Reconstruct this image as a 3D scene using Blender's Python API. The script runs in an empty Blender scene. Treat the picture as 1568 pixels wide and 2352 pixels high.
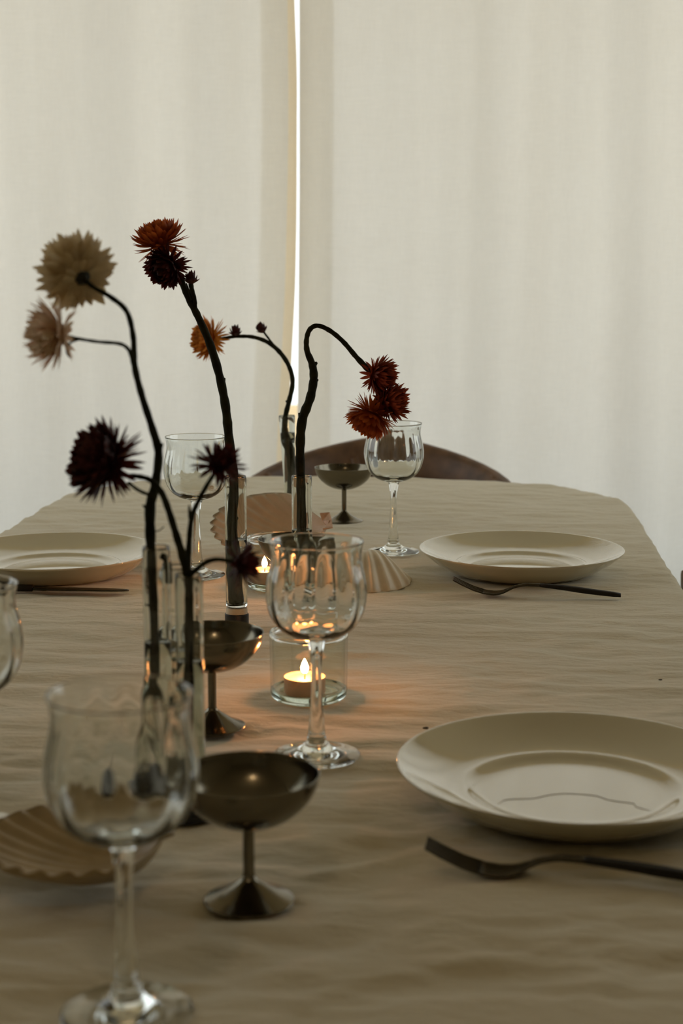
import bpy, bmesh, math, random
import numpy as np
from mathutils import Vector, Matrix, Euler

random.seed(7)
rng = np.random.default_rng(11)
scene = bpy.context.scene
COL = scene.collection

# ------------------------------------------------------------------ camera
TBL = 0.75                 # height of the cloth surface on the table
EYE = TBL + 0.40           # height of the lens
FPX = 3640.0               # focal length in pixels of the 1568 x 2352 frame
PITCH = math.atan((1176 - 587) / FPX)
cam_data = bpy.data.cameras.new('camera')
cam_data.sensor_fit = 'VERTICAL'
cam_data.sensor_height = 36.0
cam_data.sensor_width = 24.0
cam_data.lens = FPX / 2352 * 36.0
cam_data.clip_start = 0.02
cam_data.dof.use_dof = True
cam_data.dof.focus_distance = 1.80
cam_data.dof.aperture_fstop = 8.0
cam = bpy.data.objects.new('camera', cam_data)
COL.objects.link(cam)
cam.location = (0, 0, EYE)
cam.rotation_euler = (math.pi / 2 - PITCH, 0, 0)
scene.camera = cam

# ------------------------------------------------------------------ daylight: one even overcast sky
world = bpy.data.worlds.new('overcast_sky')
scene.world = world
world.use_nodes = True
wn = world.node_tree.nodes['Background']
wn.inputs[0].default_value = (0.93, 0.985, 0.98, 1)
wn.inputs[1].default_value = 1.68
vs = scene.view_settings
vs.view_transform = 'Standard'
vs.look = 'None'
vs.gamma = 1.0
vs.use_curve_mapping = False
vs.exposure = 0.0
scene.display_settings.display_device = 'sRGB'
cy = scene.cycles
cy.max_bounces = 14
cy.diffuse_bounces = 4
cy.glossy_bounces = 6
cy.transmission_bounces = 12
cy.transparent_max_bounces = 24
cy.sample_clamp_indirect = 6.0
cy.blur_glossy = 0.3
cy.use_denoising = True
cy.use_light_tree = False
cy.use_adaptive_sampling = True
cy.adaptive_threshold = 0.05
cy.adaptive_min_samples = 16
FLAME = 480.0              # radiance of the candle flames
lamp_data = bpy.data.lights.new('ceiling_lamp', 'POINT')   # the warm lamp over the table that the steel cups mirror
lamp_data.energy = 3.6
lamp_data.color = (1.0, 0.74, 0.48)
lamp_data.shadow_soft_size = 0.04
lamp = bpy.data.objects.new('ceiling_lamp', lamp_data)
COL.objects.link(lamp)
lamp.location = (-0.22, -0.15, 2.30)


# ------------------------------------------------------------------ pixel of the photograph -> point in the room
def ray(u, v):
    cx = (u - 784) / FPX
    cyy = (1176 - v) / FPX
    return Vector((cx, math.cos(PITCH) + cyy * math.sin(PITCH), -math.sin(PITCH) + cyy * math.cos(PITCH)))

def at(u, v, z=TBL):
    w = ray(u, v)
    return Vector((0, 0, EYE)) + w * ((z - EYE) / w.z)

def atY(u, v, Y):
    w = ray(u, v)
    return Vector((0, 0, EYE)) + w * (Y / w.y)


# ------------------------------------------------------------------ materials
def new_mat(name):
    m = bpy.data.materials.new(name)
    m.use_nodes = True
    nt = m.node_tree
    for n in list(nt.nodes):
        nt.nodes.remove(n)
    out = nt.nodes.new('ShaderNodeOutputMaterial')
    return m, nt, out

def N(nt, kind, **kw):
    n = nt.nodes.new(kind)
    for k, v in kw.items():
        if k.startswith('i_'):
            n.inputs[k[2:].replace('_', ' ')].default_value = v
        else:
            setattr(n, k, v)
    return n

def principled(name, col, rough=0.5, metal=0.0, noise=0.0, nscale=40.0, bump=0.0, bscale=200.0, **kw):
    m, nt, out = new_mat(name)
    b = nt.nodes.new('ShaderNodeBsdfPrincipled')
    b.inputs['Base Color'].default_value = (*col, 1)
    b.inputs['Roughness'].default_value = rough
    b.inputs['Metallic'].default_value = metal
    for k, v in kw.items():
        b.inputs[k.replace('_', ' ')].default_value = v
    nt.links.new(b.outputs[0], out.inputs[0])
    tc = nt.nodes.new('ShaderNodeTexCoord')
    if noise > 0:
        tx = N(nt, 'ShaderNodeTexNoise'); tx.inputs['Scale'].default_value = nscale
        tx.inputs['Detail'].default_value = 5
        nt.links.new(tc.outputs['Object'], tx.inputs['Vector'])
        r = nt.nodes.new('ShaderNodeValToRGB')
        r.color_ramp.elements[0].position = 0.3
        r.color_ramp.elements[1].position = 0.7
        r.color_ramp.elements[0].color = (*[c * (1 - noise) for c in col], 1)
        r.color_ramp.elements[1].color = (*[min(1, c * (1 + noise)) for c in col], 1)
        nt.links.new(tx.outputs[0], r.inputs[0])
        nt.links.new(r.outputs[0], b.inputs['Base Color'])
    if bump > 0:
        t2 = N(nt, 'ShaderNodeTexNoise'); t2.inputs['Scale'].default_value = bscale
        nt.links.new(tc.outputs['Object'], t2.inputs['Vector'])
        bp = nt.nodes.new('ShaderNodeBump'); bp.inputs['Strength'].default_value = bump
        bp.inputs['Distance'].default_value = 0.001
        nt.links.new(t2.outputs[0], bp.inputs['Height'])
        nt.links.new(bp.outputs[0], b.inputs['Normal'])
    return m

def glass_mat(name, col=(1, 1, 1), ior=1.5, rough=0.0):
    m, nt, out = new_mat(name)
    g = N(nt, 'ShaderNodeBsdfGlass')
    g.inputs['Color'].default_value = (*col, 1)
    g.inputs['IOR'].default_value = ior
    g.inputs['Roughness'].default_value = rough
    nt.links.new(g.outputs[0], out.inputs[0])
    return m

def thin_glass_mat(name, tint=(0.955, 0.97, 0.945)):
    # a thin pane: lets light straight through, mirrors at grazing angles
    m, nt, out = new_mat(name)
    t = N(nt, 'ShaderNodeBsdfTransparent'); t.inputs[0].default_value = (*tint, 1)
    g = N(nt, 'ShaderNodeBsdfGlossy'); g.inputs['Roughness'].default_value = 0.03
    lw = N(nt, 'ShaderNodeLayerWeight'); lw.inputs[0].default_value = 0.5
    pw = N(nt, 'ShaderNodeMath', operation='POWER'); pw.inputs[1].default_value = 3.5
    nt.links.new(lw.outputs['Facing'], pw.inputs[0])
    f = N(nt, 'ShaderNodeMath', operation='MULTIPLY_ADD'); f.inputs[1].default_value = 0.8; f.inputs[2].default_value = 0.06
    nt.links.new(pw.outputs[0], f.inputs[0])
    mx = nt.nodes.new('ShaderNodeMixShader')
    nt.links.new(f.outputs[0], mx.inputs[0]); nt.links.new(t.outputs[0], mx.inputs[1]); nt.links.new(g.outputs[0], mx.inputs[2])
    nt.links.new(mx.outputs[0], out.inputs[0])
    return m

def curtain_mat(name='linen_curtain', open_=0.0, warm=(0.81, 0.80, 0.755)):
    m, nt, out = new_mat(name)
    tc = nt.nodes.new('ShaderNodeTexCoord')
    def streak(sx, sy, sz, lo, hi):
        mp = N(nt, 'ShaderNodeMapping'); mp.inputs['Scale'].default_value = (sx, sy, sz)
        nt.links.new(tc.outputs['Object'], mp.inputs[0])
        tx = N(nt, 'ShaderNodeTexNoise'); tx.inputs['Scale'].default_value = 1.0; tx.inputs['Detail'].default_value = 3
        nt.links.new(mp.outputs[0], tx.inputs['Vector'])
        mr = nt.nodes.new('ShaderNodeMapRange')
        mr.inputs[1].default_value = 0.3; mr.inputs[2].default_value = 0.7
        mr.inputs[3].default_value = lo; mr.inputs[4].default_value = hi
        nt.links.new(tx.outputs[0], mr.inputs[0])
        return mr.outputs[0]
    a = streak(420, 420, 30, 0.955, 1.02)     # warp slubs
    b = streak(30, 30, 420, 0.955, 1.02)      # weft slubs
    c = streak(7.5, 7.5, 0.35, 0.90, 1.04)        # soft fold shading, painted into the cloth colour as lengthwise bands
    m1 = N(nt, 'ShaderNodeMath', operation='MULTIPLY'); nt.links.new(a, m1.inputs[0]); nt.links.new(b, m1.inputs[1])
    m2 = N(nt, 'ShaderNodeMath', operation='MULTIPLY'); nt.links.new(m1.outputs[0], m2.inputs[0]); nt.links.new(c, m2.inputs[1])
    vm = N(nt, 'ShaderNodeVectorMath', operation='SCALE')
    vm.inputs[0].default_value = warm
    nt.links.new(m2.outputs[0], vm.inputs['Scale'])
    tr = N(nt, 'ShaderNodeBsdfTranslucent'); nt.links.new(vm.outputs[0], tr.inputs[0])
    df = N(nt, 'ShaderNodeBsdfDiffuse'); df.inputs[0].default_value = (0.78, 0.73, 0.62, 1)
    mx = nt.nodes.new('ShaderNodeMixShader'); mx.inputs[0].default_value = 0.60
    nt.links.new(df.outputs[0], mx.inputs[1]); nt.links.new(tr.outputs[0], mx.inputs[2])
    bp = nt.nodes.new('ShaderNodeBump'); bp.inputs['Strength'].default_value = 0.25; bp.inputs['Distance'].default_value = 0.0006
    nt.links.new(m1.outputs[0], bp.inputs['Height'])
    nt.links.new(bp.outputs[0], df.inputs['Normal'])
    if open_ > 0:                                   # loosely woven: part of the light passes between the threads
        tp = N(nt, 'ShaderNodeBsdfTransparent')
        m3 = nt.nodes.new('ShaderNodeMixShader'); m3.inputs[0].default_value = open_
        nt.links.new(mx.outputs[0], m3.inputs[1]); nt.links.new(tp.outputs[0], m3.inputs[2])
        nt.links.new(m3.outputs[0], out.inputs[0])
    else:
        nt.links.new(mx.outputs[0], out.inputs[0])
    return m

def cloth_mat():
    m, nt, out = new_mat('linen_tablecloth')
    tc = nt.nodes.new('ShaderNodeTexCoord')
    def noise(sx, sy, sz, detail=4, dist=0.0):
        mp = N(nt, 'ShaderNodeMapping'); mp.inputs['Scale'].default_value = (sx, sy, sz)
        nt.links.new(tc.outputs['Object'], mp.inputs[0])
        tx = N(nt, 'ShaderNodeTexNoise'); tx.inputs['Scale'].default_value = 1.0
        tx.inputs['Detail'].default_value = detail; tx.inputs['Distortion'].default_value = dist
        nt.links.new(mp.outputs[0], tx.inputs['Vector'])
        return tx.outputs[0]
    b = nt.nodes.new('ShaderNodeBsdfPrincipled')
    b.inputs['Roughness'].default_value = 0.85
    b.inputs['Sheen Weight'].default_value = 0.25
    b.inputs['Sheen Roughness'].default_value = 0.4
    b.inputs['Specular IOR Level'].default_value = 0.2
    mr = nt.nodes.new('ShaderNodeMixRGB'); mr.inputs[1].default_value = (0.62, 0.555, 0.405, 1); mr.inputs[2].default_value = (0.72, 0.65, 0.485, 1)
    nt.links.new(noise(500, 500, 500, 3), mr.inputs[0])
    nt.links.new(mr.outputs[0], b.inputs['Base Color'])
    b1 = nt.nodes.new('ShaderNodeBump'); b1.inputs['Strength'].default_value = 0.5; b1.inputs['Distance'].default_value = 0.0034
    nt.links.new(noise(60, 150, 80, 5, 0.5), b1.inputs['Height'])
    b2 = nt.nodes.new('ShaderNodeBump'); b2.inputs['Strength'].default_value = 0.25; b2.inputs['Distance'].default_value = 0.0004
    nt.links.new(noise(900, 900, 900, 2), b2.inputs['Height'])
    nt.links.new(b1.outputs[0], b2.inputs['Normal'])
    nt.links.new(b2.outputs[0], b.inputs['Normal'])
    nt.links.new(b.outputs[0], out.inputs[0])
    return m

def petal_mat(name, c0, c1, trans=0.5):
    m, nt, out = new_mat(name)
    g = nt.nodes.new('ShaderNodeNewGeometry')
    mr = nt.nodes.new('ShaderNodeMixRGB'); mr.inputs[1].default_value = (*c0, 1); mr.inputs[2].default_value = (*c1, 1)
    nt.links.new(g.outputs['Random Per Island'], mr.inputs[0])
    df = N(nt, 'ShaderNodeBsdfPrincipled'); df.inputs['Roughness'].default_value = 0.55
    tr = N(nt, 'ShaderNodeBsdfTranslucent')
    nt.links.new(mr.outputs[0], df.inputs['Base Color']); nt.links.new(mr.outputs[0], tr.inputs[0])
    mx = nt.nodes.new('ShaderNodeMixShader'); mx.inputs[0].default_value = trans
    nt.links.new(df.outputs[0], mx.inputs[1]); nt.links.new(tr.outputs[0], mx.inputs[2])
    nt.links.new(mx.outputs[0], out.inputs[0])
    return m

def emission_mat(name, col, strength):
    m, nt, out = new_mat(name)
    e = N(nt, 'ShaderNodeEmission'); e.inputs[0].default_value = (*col, 1); e.inputs[1].default_value = strength
    nt.links.new(e.outputs[0], out.inputs[0])
    return m

M = {
    'wall': principled('wall_paint', (0.62, 0.575, 0.43), 0.8, noise=0.05, nscale=6, bump=0.1, bscale=150),
    'ceiling': principled('ceiling_paint', (0.74, 0.70, 0.56), 0.9, noise=0.04, nscale=5),
    'floor': principled('floor_wood', (0.20, 0.13, 0.075), 0.45, noise=0.3, nscale=9),
    'terrace': principled('terrace_stone', (0.62, 0.44, 0.23), 0.9, noise=0.15, nscale=3),
    'frame': principled('window_frame_paint', (0.6, 0.58, 0.52), 0.5, noise=0.03, nscale=10),
    'curtain': curtain_mat(),
    'hem': curtain_mat('linen_hem', 0.62, (0.88, 0.79, 0.61)),
    'edge': curtain_mat('linen_edge', 0.0, (0.92, 0.80, 0.60)),
    'cloth': cloth_mat(),
    'wood': principled('dark_walnut', (0.125, 0.062, 0.028), 0.5, noise=0.35, nscale=30),
    'cord': principled('paper_cord', (0.34, 0.26, 0.16), 0.8, noise=0.2, nscale=120, bump=0.4, bscale=300),
    'glass': glass_mat('clear_glass', (0.985, 0.995, 0.99)),
    'tubeglass': glass_mat('tube_glass', (0.985, 0.993, 0.985), 1.47),
    'jarbase': glass_mat('thick_green_glass', (0.93, 0.965, 0.94), 1.5),
    'thin': thin_glass_mat('thin_jar_glass'),
    'water': glass_mat('water', (0.97, 0.975, 0.94), 1.33),
    'steel': principled('brushed_steel', (0.165, 0.146, 0.107), 0.18, 1.0, noise=0.12, nscale=25, bump=0.03, bscale=250),
    'plate': principled('glazed_porcelain', (0.57, 0.51, 0.345), 0.03, noise=0.015, nscale=20, IOR=2.0, Coat_IOR=1.7, Coat_Weight=1.0, Coat_Roughness=0.03),
    'thin_line': principled('thin_line_brown', (0.27, 0.22, 0.15), 0.5),
    'dark_metal': principled('dark_cutlery_steel', (0.062, 0.054, 0.038), 0.33, 1.0, noise=0.2, nscale=60),
    'black_handle': principled('black_handle', (0.016, 0.013, 0.010), 0.6, 0.0, noise=0.2, nscale=60, Specular_IOR_Level=0.25),
    'black_metal': principled('black_powder_coat', (0.008, 0.008, 0.009), 0.38, 0.0, noise=0.2, nscale=60),
    'cork': principled('pale_ring', (0.62, 0.54, 0.40), 0.7, noise=0.1, nscale=150),
    'stem': principled('flower_stem_green', (0.017, 0.017, 0.006), 0.75, noise=0.45, nscale=90, bump=0.4, bscale=500, Specular_IOR_Level=0.12),
    'calyx': principled('calyx_green', (0.022, 0.020, 0.008), 0.7, noise=0.4, nscale=200),
    'shell': principled('scallop_cream', (0.72, 0.62, 0.45), 0.42, noise=0.10, nscale=45, bump=0.15, bscale=400),
    'shell_brown': principled('scallop_brown', (0.40, 0.30, 0.16), 0.42, noise=0.12, nscale=45, bump=0.15, bscale=400),
    'shell_pink': principled('scallop_pink', (0.50, 0.41, 0.285), 0.42, noise=0.10, nscale=45, bump=0.15, bscale=400),
    'shell_red': principled('shell_red_mark', (0.48, 0.33, 0.22), 0.5, noise=0.2, nscale=200),
    'wax': principled('candle_wax', (0.60, 0.46, 0.33), 0.45, Subsurface_Weight=0.6, Subsurface_Scale=0.004, Subsurface_Radius=(1.0, 0.5, 0.25)),
    'alu': principled('tealight_cup', (0.55, 0.42, 0.33), 0.42, 0.65, noise=0.06, nscale=200),
    'wick': principled('burnt_wick', (0.02, 0.015, 0.01), 0.9),
    'flame': emission_mat('candle_flame', (1.0, 0.34, 0.10), FLAME),
    'crumb': principled('dark_crumb', (0.03, 0.022, 0.014), 0.8, noise=0.3, nscale=500),
    'p_white': petal_mat('petals_cream', (0.60, 0.46, 0.26), (0.86, 0.72, 0.46), 0.34),
    'p_pink': petal_mat('petals_pale_pink', (0.72, 0.58, 0.40), (0.78, 0.52, 0.36), 0.42),
    'p_dark': petal_mat('petals_dark_maroon', (0.048, 0.008, 0.006), (0.085, 0.014, 0.009), 0.45),
    'p_rust': petal_mat('petals_rust', (0.36, 0.07, 0.012), (0.52, 0.12, 0.02), 0.66),
    'p_orange': petal_mat('petals_orange', (0.46, 0.14, 0.02), (0.62, 0.24, 0.04), 0.66),
    'p_red': petal_mat('petals_brick_red', (0.20, 0.034, 0.014), (0.34, 0.060, 0.022), 0.52),
}


# ------------------------------------------------------------------ mesh helpers
def mesh_obj(name, verts, faces, mat, parent=None, smooth=True, shared=None):
    me = shared
    if me is None:
        me = bpy.data.meshes.new(name)
        me.from_pydata([tuple(v) for v in verts], [], faces)
        me.update()
        if mat is not None:
            me.materials.append(mat)
        if smooth:
            me.polygons.foreach_set('use_smooth', [True] * len(me.polygons))
    o = bpy.data.objects.new(name, me)
    COL.objects.link(o)
    if parent is not None:
        o.parent = parent
    return o

def thing(name, label, cat, loc=(0, 0, 0), rz=0.0, group=None):
    o = bpy.data.objects.new(name, None)
    o.empty_display_size = 0.02
    COL.objects.link(o)
    o.location = loc
    o.rotation_euler = (0, 0, rz)
    return tag(o, label, cat, group)

def tag(o, label, cat, group=None):
    o['label'] = label
    o['category'] = cat
    if group:
        o['group'] = group
    return o

def structure(o):
    o['kind'] = 'structure'
    return o

def copy_tree(o, parent=None):
    c = o.copy(); COL.objects.link(c); c.parent = parent
    for ch in list(o.children):
        copy_tree(ch, c)
    return c

class MB:
    """collects pieces of one part"""
    def __init__(self):
        self.v = []; self.f = []
    def add(self, verts, faces):
        o = len(self.v)
        self.v += [tuple(p) for p in verts]
        self.f += [[i + o for i in f] for f in faces]
        return self
    def box(self, lo, hi):
        (a, b, c), (d, e, f) = lo, hi
        return self.add([(a, b, c), (d, b, c), (d, e, c), (a, e, c), (a, b, f), (d, b, f), (d, e, f), (a, e, f)],
                        [(0, 3, 2, 1), (4, 5, 6, 7), (0, 1, 5, 4), (1, 2, 6, 5), (2, 3, 7, 6), (3, 0, 4, 7)])
    def tube(self, pts, rad, n=12, cap=True, smooth_n=None):
        v, f = tube(pts, rad, n, cap)
        return self.add(v, f)
    def build(self, name, mat, parent=None, smooth=True):
        return mesh_obj(name, self.v, self.f, mat, parent, smooth)

def catmull(pts, n=6):
    P = [np.array(p, float) for p in pts]
    P = [2 * P[0] - P[1]] + P + [2 * P[-1] - P[-2]]
    out = []
    for i in range(1, len(P) - 2):
        p0, p1, p2, p3 = P[i - 1], P[i], P[i + 1], P[i + 2]
        for k in range(n):
            t = k / n
            out.append(0.5 * (2 * p1 + (p2 - p0) * t + (2 * p0 - 5 * p1 + 4 * p2 - p3) * t * t + (3 * p1 - p0 - 3 * p2 + p3) * t ** 3))
    out.append(P[-2])
    return out

def tube(pts, rad, n=12, cap=True):
    pts = [Vector(p) for p in pts]
    m = len(pts)
    if not hasattr(rad, '__len__'):
        rad = [rad] * m
    verts, faces = [], []
    t0 = (pts[1] - pts[0]).normalized()
    up = Vector((0, 0, 1)) if abs(t0.z) < 0.9 else Vector((1, 0, 0))
    nrm = t0.cross(up).normalized()
    for i in range(m):
        t = (pts[min(i + 1, m - 1)] - pts[max(i - 1, 0)]).normalized()
        nrm = (nrm - t * nrm.dot(t)).normalized()
        b = t.cross(nrm)
        for k in range(n):
            a = 2 * math.pi * k / n
            verts.append(pts[i] + (nrm * math.cos(a) + b * math.sin(a)) * rad[i])
    for i in range(m - 1):
        for k in range(n):
            k2 = (k + 1) % n
            faces.append((i * n + k, i * n + k2, (i + 1) * n + k2, (i + 1) * n + k))
    if cap:
        faces.append(tuple(range(n - 1, -1, -1)))
        faces.append(tuple((m - 1) * n + k for k in range(n)))
    return verts, faces

def lathe(prof, seg=64, mod=None, closed=False):
    """prof: (r, z) from the bottom axis point outwards; returns outward facing verts/faces, rows"""
    verts, faces, rows = [], [], []
    for i, (r, z) in enumerate(prof):
        if r < 1e-7:
            rows.append([len(verts)]); verts.append((0, 0, z))
        else:
            row = []
            for k in range(seg):
                a = 2 * math.pi * k / seg
                rr = r if mod is None else mod(i, r, z, a)
                row.append(len(verts)); verts.append((rr * math.cos(a), rr * math.sin(a), z))
            rows.append(row)
    rng_ = range(len(rows) - 1)
    for i in rng_:
        faces += bridge(rows[i], rows[i + 1], seg)
    if closed:
        faces += bridge(rows[-1], rows[0], seg)
    return verts, faces, rows

def bridge(A, B, seg):
    fs = []
    if len(A) == 1 and len(B) == 1:
        return fs
    for k in range(seg):
        k2 = (k + 1) % seg
        if len(A) == 1:
            fs.append((A[0], B[k2], B[k]))
        elif len(B) == 1:
            fs.append((A[k], A[k2], B[0]))
        else:
            fs.append((A[k], A[k2], B[k2], B[k]))
    return fs

def lathe_obj(name, prof, mat, parent=None, seg=64, mod=None, closed=False):
    v, f, _ = lathe(prof, seg, mod, closed)
    return mesh_obj(name, v, f, mat, parent)

def smooth_prof(pts, n=5):
    return [(max(0.0, float(p[0])), float(p[1])) for p in catmull(pts, n)]

# 2-D gradient noise, vectorised
_GRID = {}
def perlin(x, y, seed=0):
    if seed not in _GRID:
        _GRID[seed] = np.random.default_rng(seed).uniform(0, 2 * np.pi, (256, 256))
    g = _GRID[seed]
    xi = np.floor(x).astype(int); yi = np.floor(y).astype(int)
    xf = x - xi; yf = y - yi
    def dot(ix, iy, dx, dy):
        a = g[ix % 256, iy % 256]
        return np.cos(a) * dx + np.sin(a) * dy
    u = xf ** 3 * (xf * (xf * 6 - 15) + 10); v = yf ** 3 * (yf * (yf * 6 - 15) + 10)
    a = dot(xi, yi, xf, yf); b = dot(xi + 1, yi, xf - 1, yf)
    c = dot(xi, yi + 1, xf, yf - 1); d = dot(xi + 1, yi + 1, xf - 1, yf - 1)
    return (a * (1 - u) + b * u) * (1 - v) + (c * (1 - u) + d * u) * v


# ================================================================== THE ROOM
CUR_Y = 3.70
X0, X1, Y0, Y1, ZC = -1.85, 1.80, -2.6, 4.0, 2.55

mb = MB().box((X0, Y0, -0.05), (X1, Y1, 0.0)); structure(mb.build('floor', M['floor'], smooth=False))
mb = MB().box((X0, Y0, ZC), (X1, Y1 + 0.12, ZC + 0.05)); structure(mb.build('ceiling', M['ceiling'], smooth=False))
SY0, SY1, SZ0, SZ1 = 1.65, 3.55, 0.85, 2.30      # side windows
for nm_, xa, xb, win in (('wall_left', X0 - 0.1, X0, 'window_2'), ('wall_right', X1, X1 + 0.1, 'window_3')):
    mb = MB()
    mb.box((xa, Y0, 0), (xb, SY0, ZC)); mb.box((xa, SY1, 0), (xb, Y1 + 0.12, ZC))
    mb.box((xa, SY0, 0), (xb, SY1, SZ0)); mb.box((xa, SY0, SZ1), (xb, SY1, ZC))
    structure(mb.build(nm_, M['wall'], smooth=False))
    mb = MB()
    xm = (xa + xb) / 2
    mb.box((xm - .03, SY0, SZ0), (xm + .03, SY0 + .05, SZ1)); mb.box((xm - .03, SY1 - .05, SZ0), (xm + .03, SY1, SZ1))
    mb.box((xm - .03, SY0 + .05, SZ0), (xm + .03, SY1 - .05, SZ0 + .05)); mb.box((xm - .03, SY0 + .05, SZ1 - .05), (xm + .03, SY1 - .05, SZ1))
    ym = (SY0 + SY1) / 2
    mb.box((xm - .02, ym - .025, SZ0 + .05), (xm + .02, ym + .025, SZ1 - .05))
    structure(mb.build(win, M['frame'], smooth=False))
mb = MB().box((X0, Y0 - 0.1, 0), (X1, Y0, ZC)); structure(mb.build('wall_rear', M['wall'], smooth=False))
WX0, WX1, WZ0, WZ1 = -1.70, 1.65, 0.34, 2.40
mb = MB()
mb.box((X0, Y1, 0), (WX0, Y1 + 0.12, ZC)); mb.box((WX1, Y1, 0), (X1, Y1 + 0.12, ZC))
mb.box((WX0, Y1, WZ1), (WX1, Y1 + 0.12, ZC)); mb.box((WX0, Y1, 0), (WX1, Y1 + 0.12, WZ0))
structure(mb.build('wall_back', M['wall'], smooth=False))
mb = MB()
mb.box((WX0, Y1 + 0.03, WZ0), (WX0 + 0.05, Y1 + 0.09, WZ1)); mb.box((WX1 - 0.05, Y1 + 0.03, WZ0), (WX1, Y1 + 0.09, WZ1))
mb.box((WX0 + 0.05, Y1 + 0.03, WZ0), (WX1 - 0.05, Y1 + 0.09, WZ0 + 0.05)); mb.box((WX0 + 0.05, Y1 + 0.03, WZ1 - 0.05), (WX1 - 0.05, Y1 + 0.09, WZ1))
structure(mb.build('window_1', M['frame'], smooth=False))
mb = MB().box((-9, -6, -0.25), (9, 14, -0.15)); structure(mb.build('ground', M['terrace'], smooth=False))
mb = MB().box((-6, 4.9, -0.15), (6, 5.05, 0.36)); structure(mb.build('wall_terrace', M['terrace'], smooth=False))


# ================================================================== CURTAINS
def px_line(rows):
    # a hanging line given by where it crosses rows of the view; returns x as a function of height
    P = sorted([(atY(u, v, CUR_Y).z, atY(u, v, CUR_Y).x) for u, v in rows])
    zs, xs = [p[0] for p in P], [p[1] for p in P]
    def fn(z):
        acc = 0.0
        for dz in (-0.06, -0.03, 0, 0.03, 0.06):
            acc += float(np.interp(z + dz, zs, xs))
        return acc / 5
    return fn
edge_x = px_line([(660, 0), (663, 250), (660, 450), (655, 650), (648, 800), (639, 950), (634, 1090), (628, 1400)])
strip_x = px_line([(676, 0), (683, 150), (682, 300), (682, 450), (680, 600), (677, 700), (671, 800), (663, 950), (655, 1090), (646, 1400)])
redge_x = px_line([(687, 0), (687, 450), (685, 700), (683, 950), (682, 1400)])

def fold_y(x, z, seed, amp):
    # slow hanging folds, a little sharper low down
    p = perlin(np.asarray(x * 5.2 + 0.05 * np.sin(z * 2.1)), np.asarray(z * 0.28 + 3.0), seed)
    q = perlin(np.asarray(x * 15.0 + 0.12 * z), np.asarray(z * 0.45 + 9.0), seed + 1)
    w = perlin(np.asarray(x * 9.0), np.asarray(z * 7.0), seed + 2)
    return amp * (p * 1.0 + q * 0.22 + w * 0.05)

ZB, ZT = 0.02, 2.44
def panel(s_list, edge_fn, sign, seed, amp, nz=90, dy=0.0, free=0.10):
    """s = distance from the free edge, positive into the panel"""
    zs = np.linspace(ZB, ZT, nz)
    verts, faces = [], []
    for z in zs:
        ex = edge_fn(z)
        for s in s_list:
            x = ex + sign * s
            y = CUR_Y + dy + float(fold_y(np.array([x]), np.array([z]), seed, amp)[0]) * min(1.0, 0.25 + s / free)
            verts.append((x, y, z))
    n = len(s_list)
    for j in range(nz - 1):
        for i in range(n - 1):
            faces.append((j * n + i, j * n + i + 1, (j + 1) * n + i + 1, (j + 1) * n + i))
    return verts, faces

s_main = list(np.linspace(0, 0.2, 15)) + list(np.linspace(0.2, 1.62, 95))[1:]
s_hemL = list(np.linspace(0.001, 0.060, 7))
s_hemR = list(np.linspace(0.001, 0.078, 8))
left = thing('curtain', 'cream linen curtain panel on the left, its turned edge bordering the bright slit', 'curtain', (0, 0, 0), 0, 'linen curtains')
v, f = panel(s_main, edge_x, -1, 21, 0.055); mesh_obj('panel', v, f, M['curtain'], left)
v, f = panel(s_hemL, edge_x, -1, 21, 0.055, dy=0.004); mesh_obj('side_hem', v, f, M['hem'], left)
# the edge turns away towards the window, two layers thick and wavering
for dy_, nm, mt_ in ((0.0, 'turned_edge', 'edge'), (0.003, 'edge_lining', 'hem')):
    verts, faces = [], []
    zs = np.linspace(ZB, ZT, 90)
    prof = [(0, 0), (0.005, 0.003), (0.011, 0.010), (0.017, 0.021), (0.0205, 0.034)]
    for z in zs:
        ex = edge_x(z)
        y0 = CUR_Y + float(fold_y(np.array([ex]), np.array([z]), 21, 0.055)[0]) * 0.25
        wv = (strip_x(z) * 1.008 - ex) / 0.0205
        for (a, b) in prof:
            verts.append((ex + a * wv, y0 + b + dy_, z))
    n = len(prof)
    for j in range(len(zs) - 1):
        for i in range(n - 1):
            faces.append((j * n + i, j * n + i + 1, (j + 1) * n + i + 1, (j + 1) * n + i))
    mesh_obj(nm, verts, faces, M[mt_], left)
right = thing('curtain', 'cream linen curtain panel on the right, hanging behind the wooden chair', 'curtain', (0, 0, 0), 0, 'linen curtains')
v, f = panel(s_main, redge_x, 1, 34, 0.060); mesh_obj('panel', v, f, M['curtain'], right)
v, f = panel(s_hemR, redge_x, 1, 34, 0.060, dy=0.004); mesh_obj('side_hem', v, f, M['hem'], right)


# ================================================================== TABLE AND CLOTH
TA = math.radians(-4.65)        # the table is turned a little against the view
THW = 0.467                     # half width
TYE = 2.874                     # far end, along the table axis
TYN = 0.42                      # near end
TCX = -0.213                    # table axis offset
def table_to_world(x, y):
    a = -TA
    X = (x + TCX); Y = y
    return X * math.cos(a) + Y * math.sin(a), -X * math.sin(a) + Y * math.cos(a)

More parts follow.
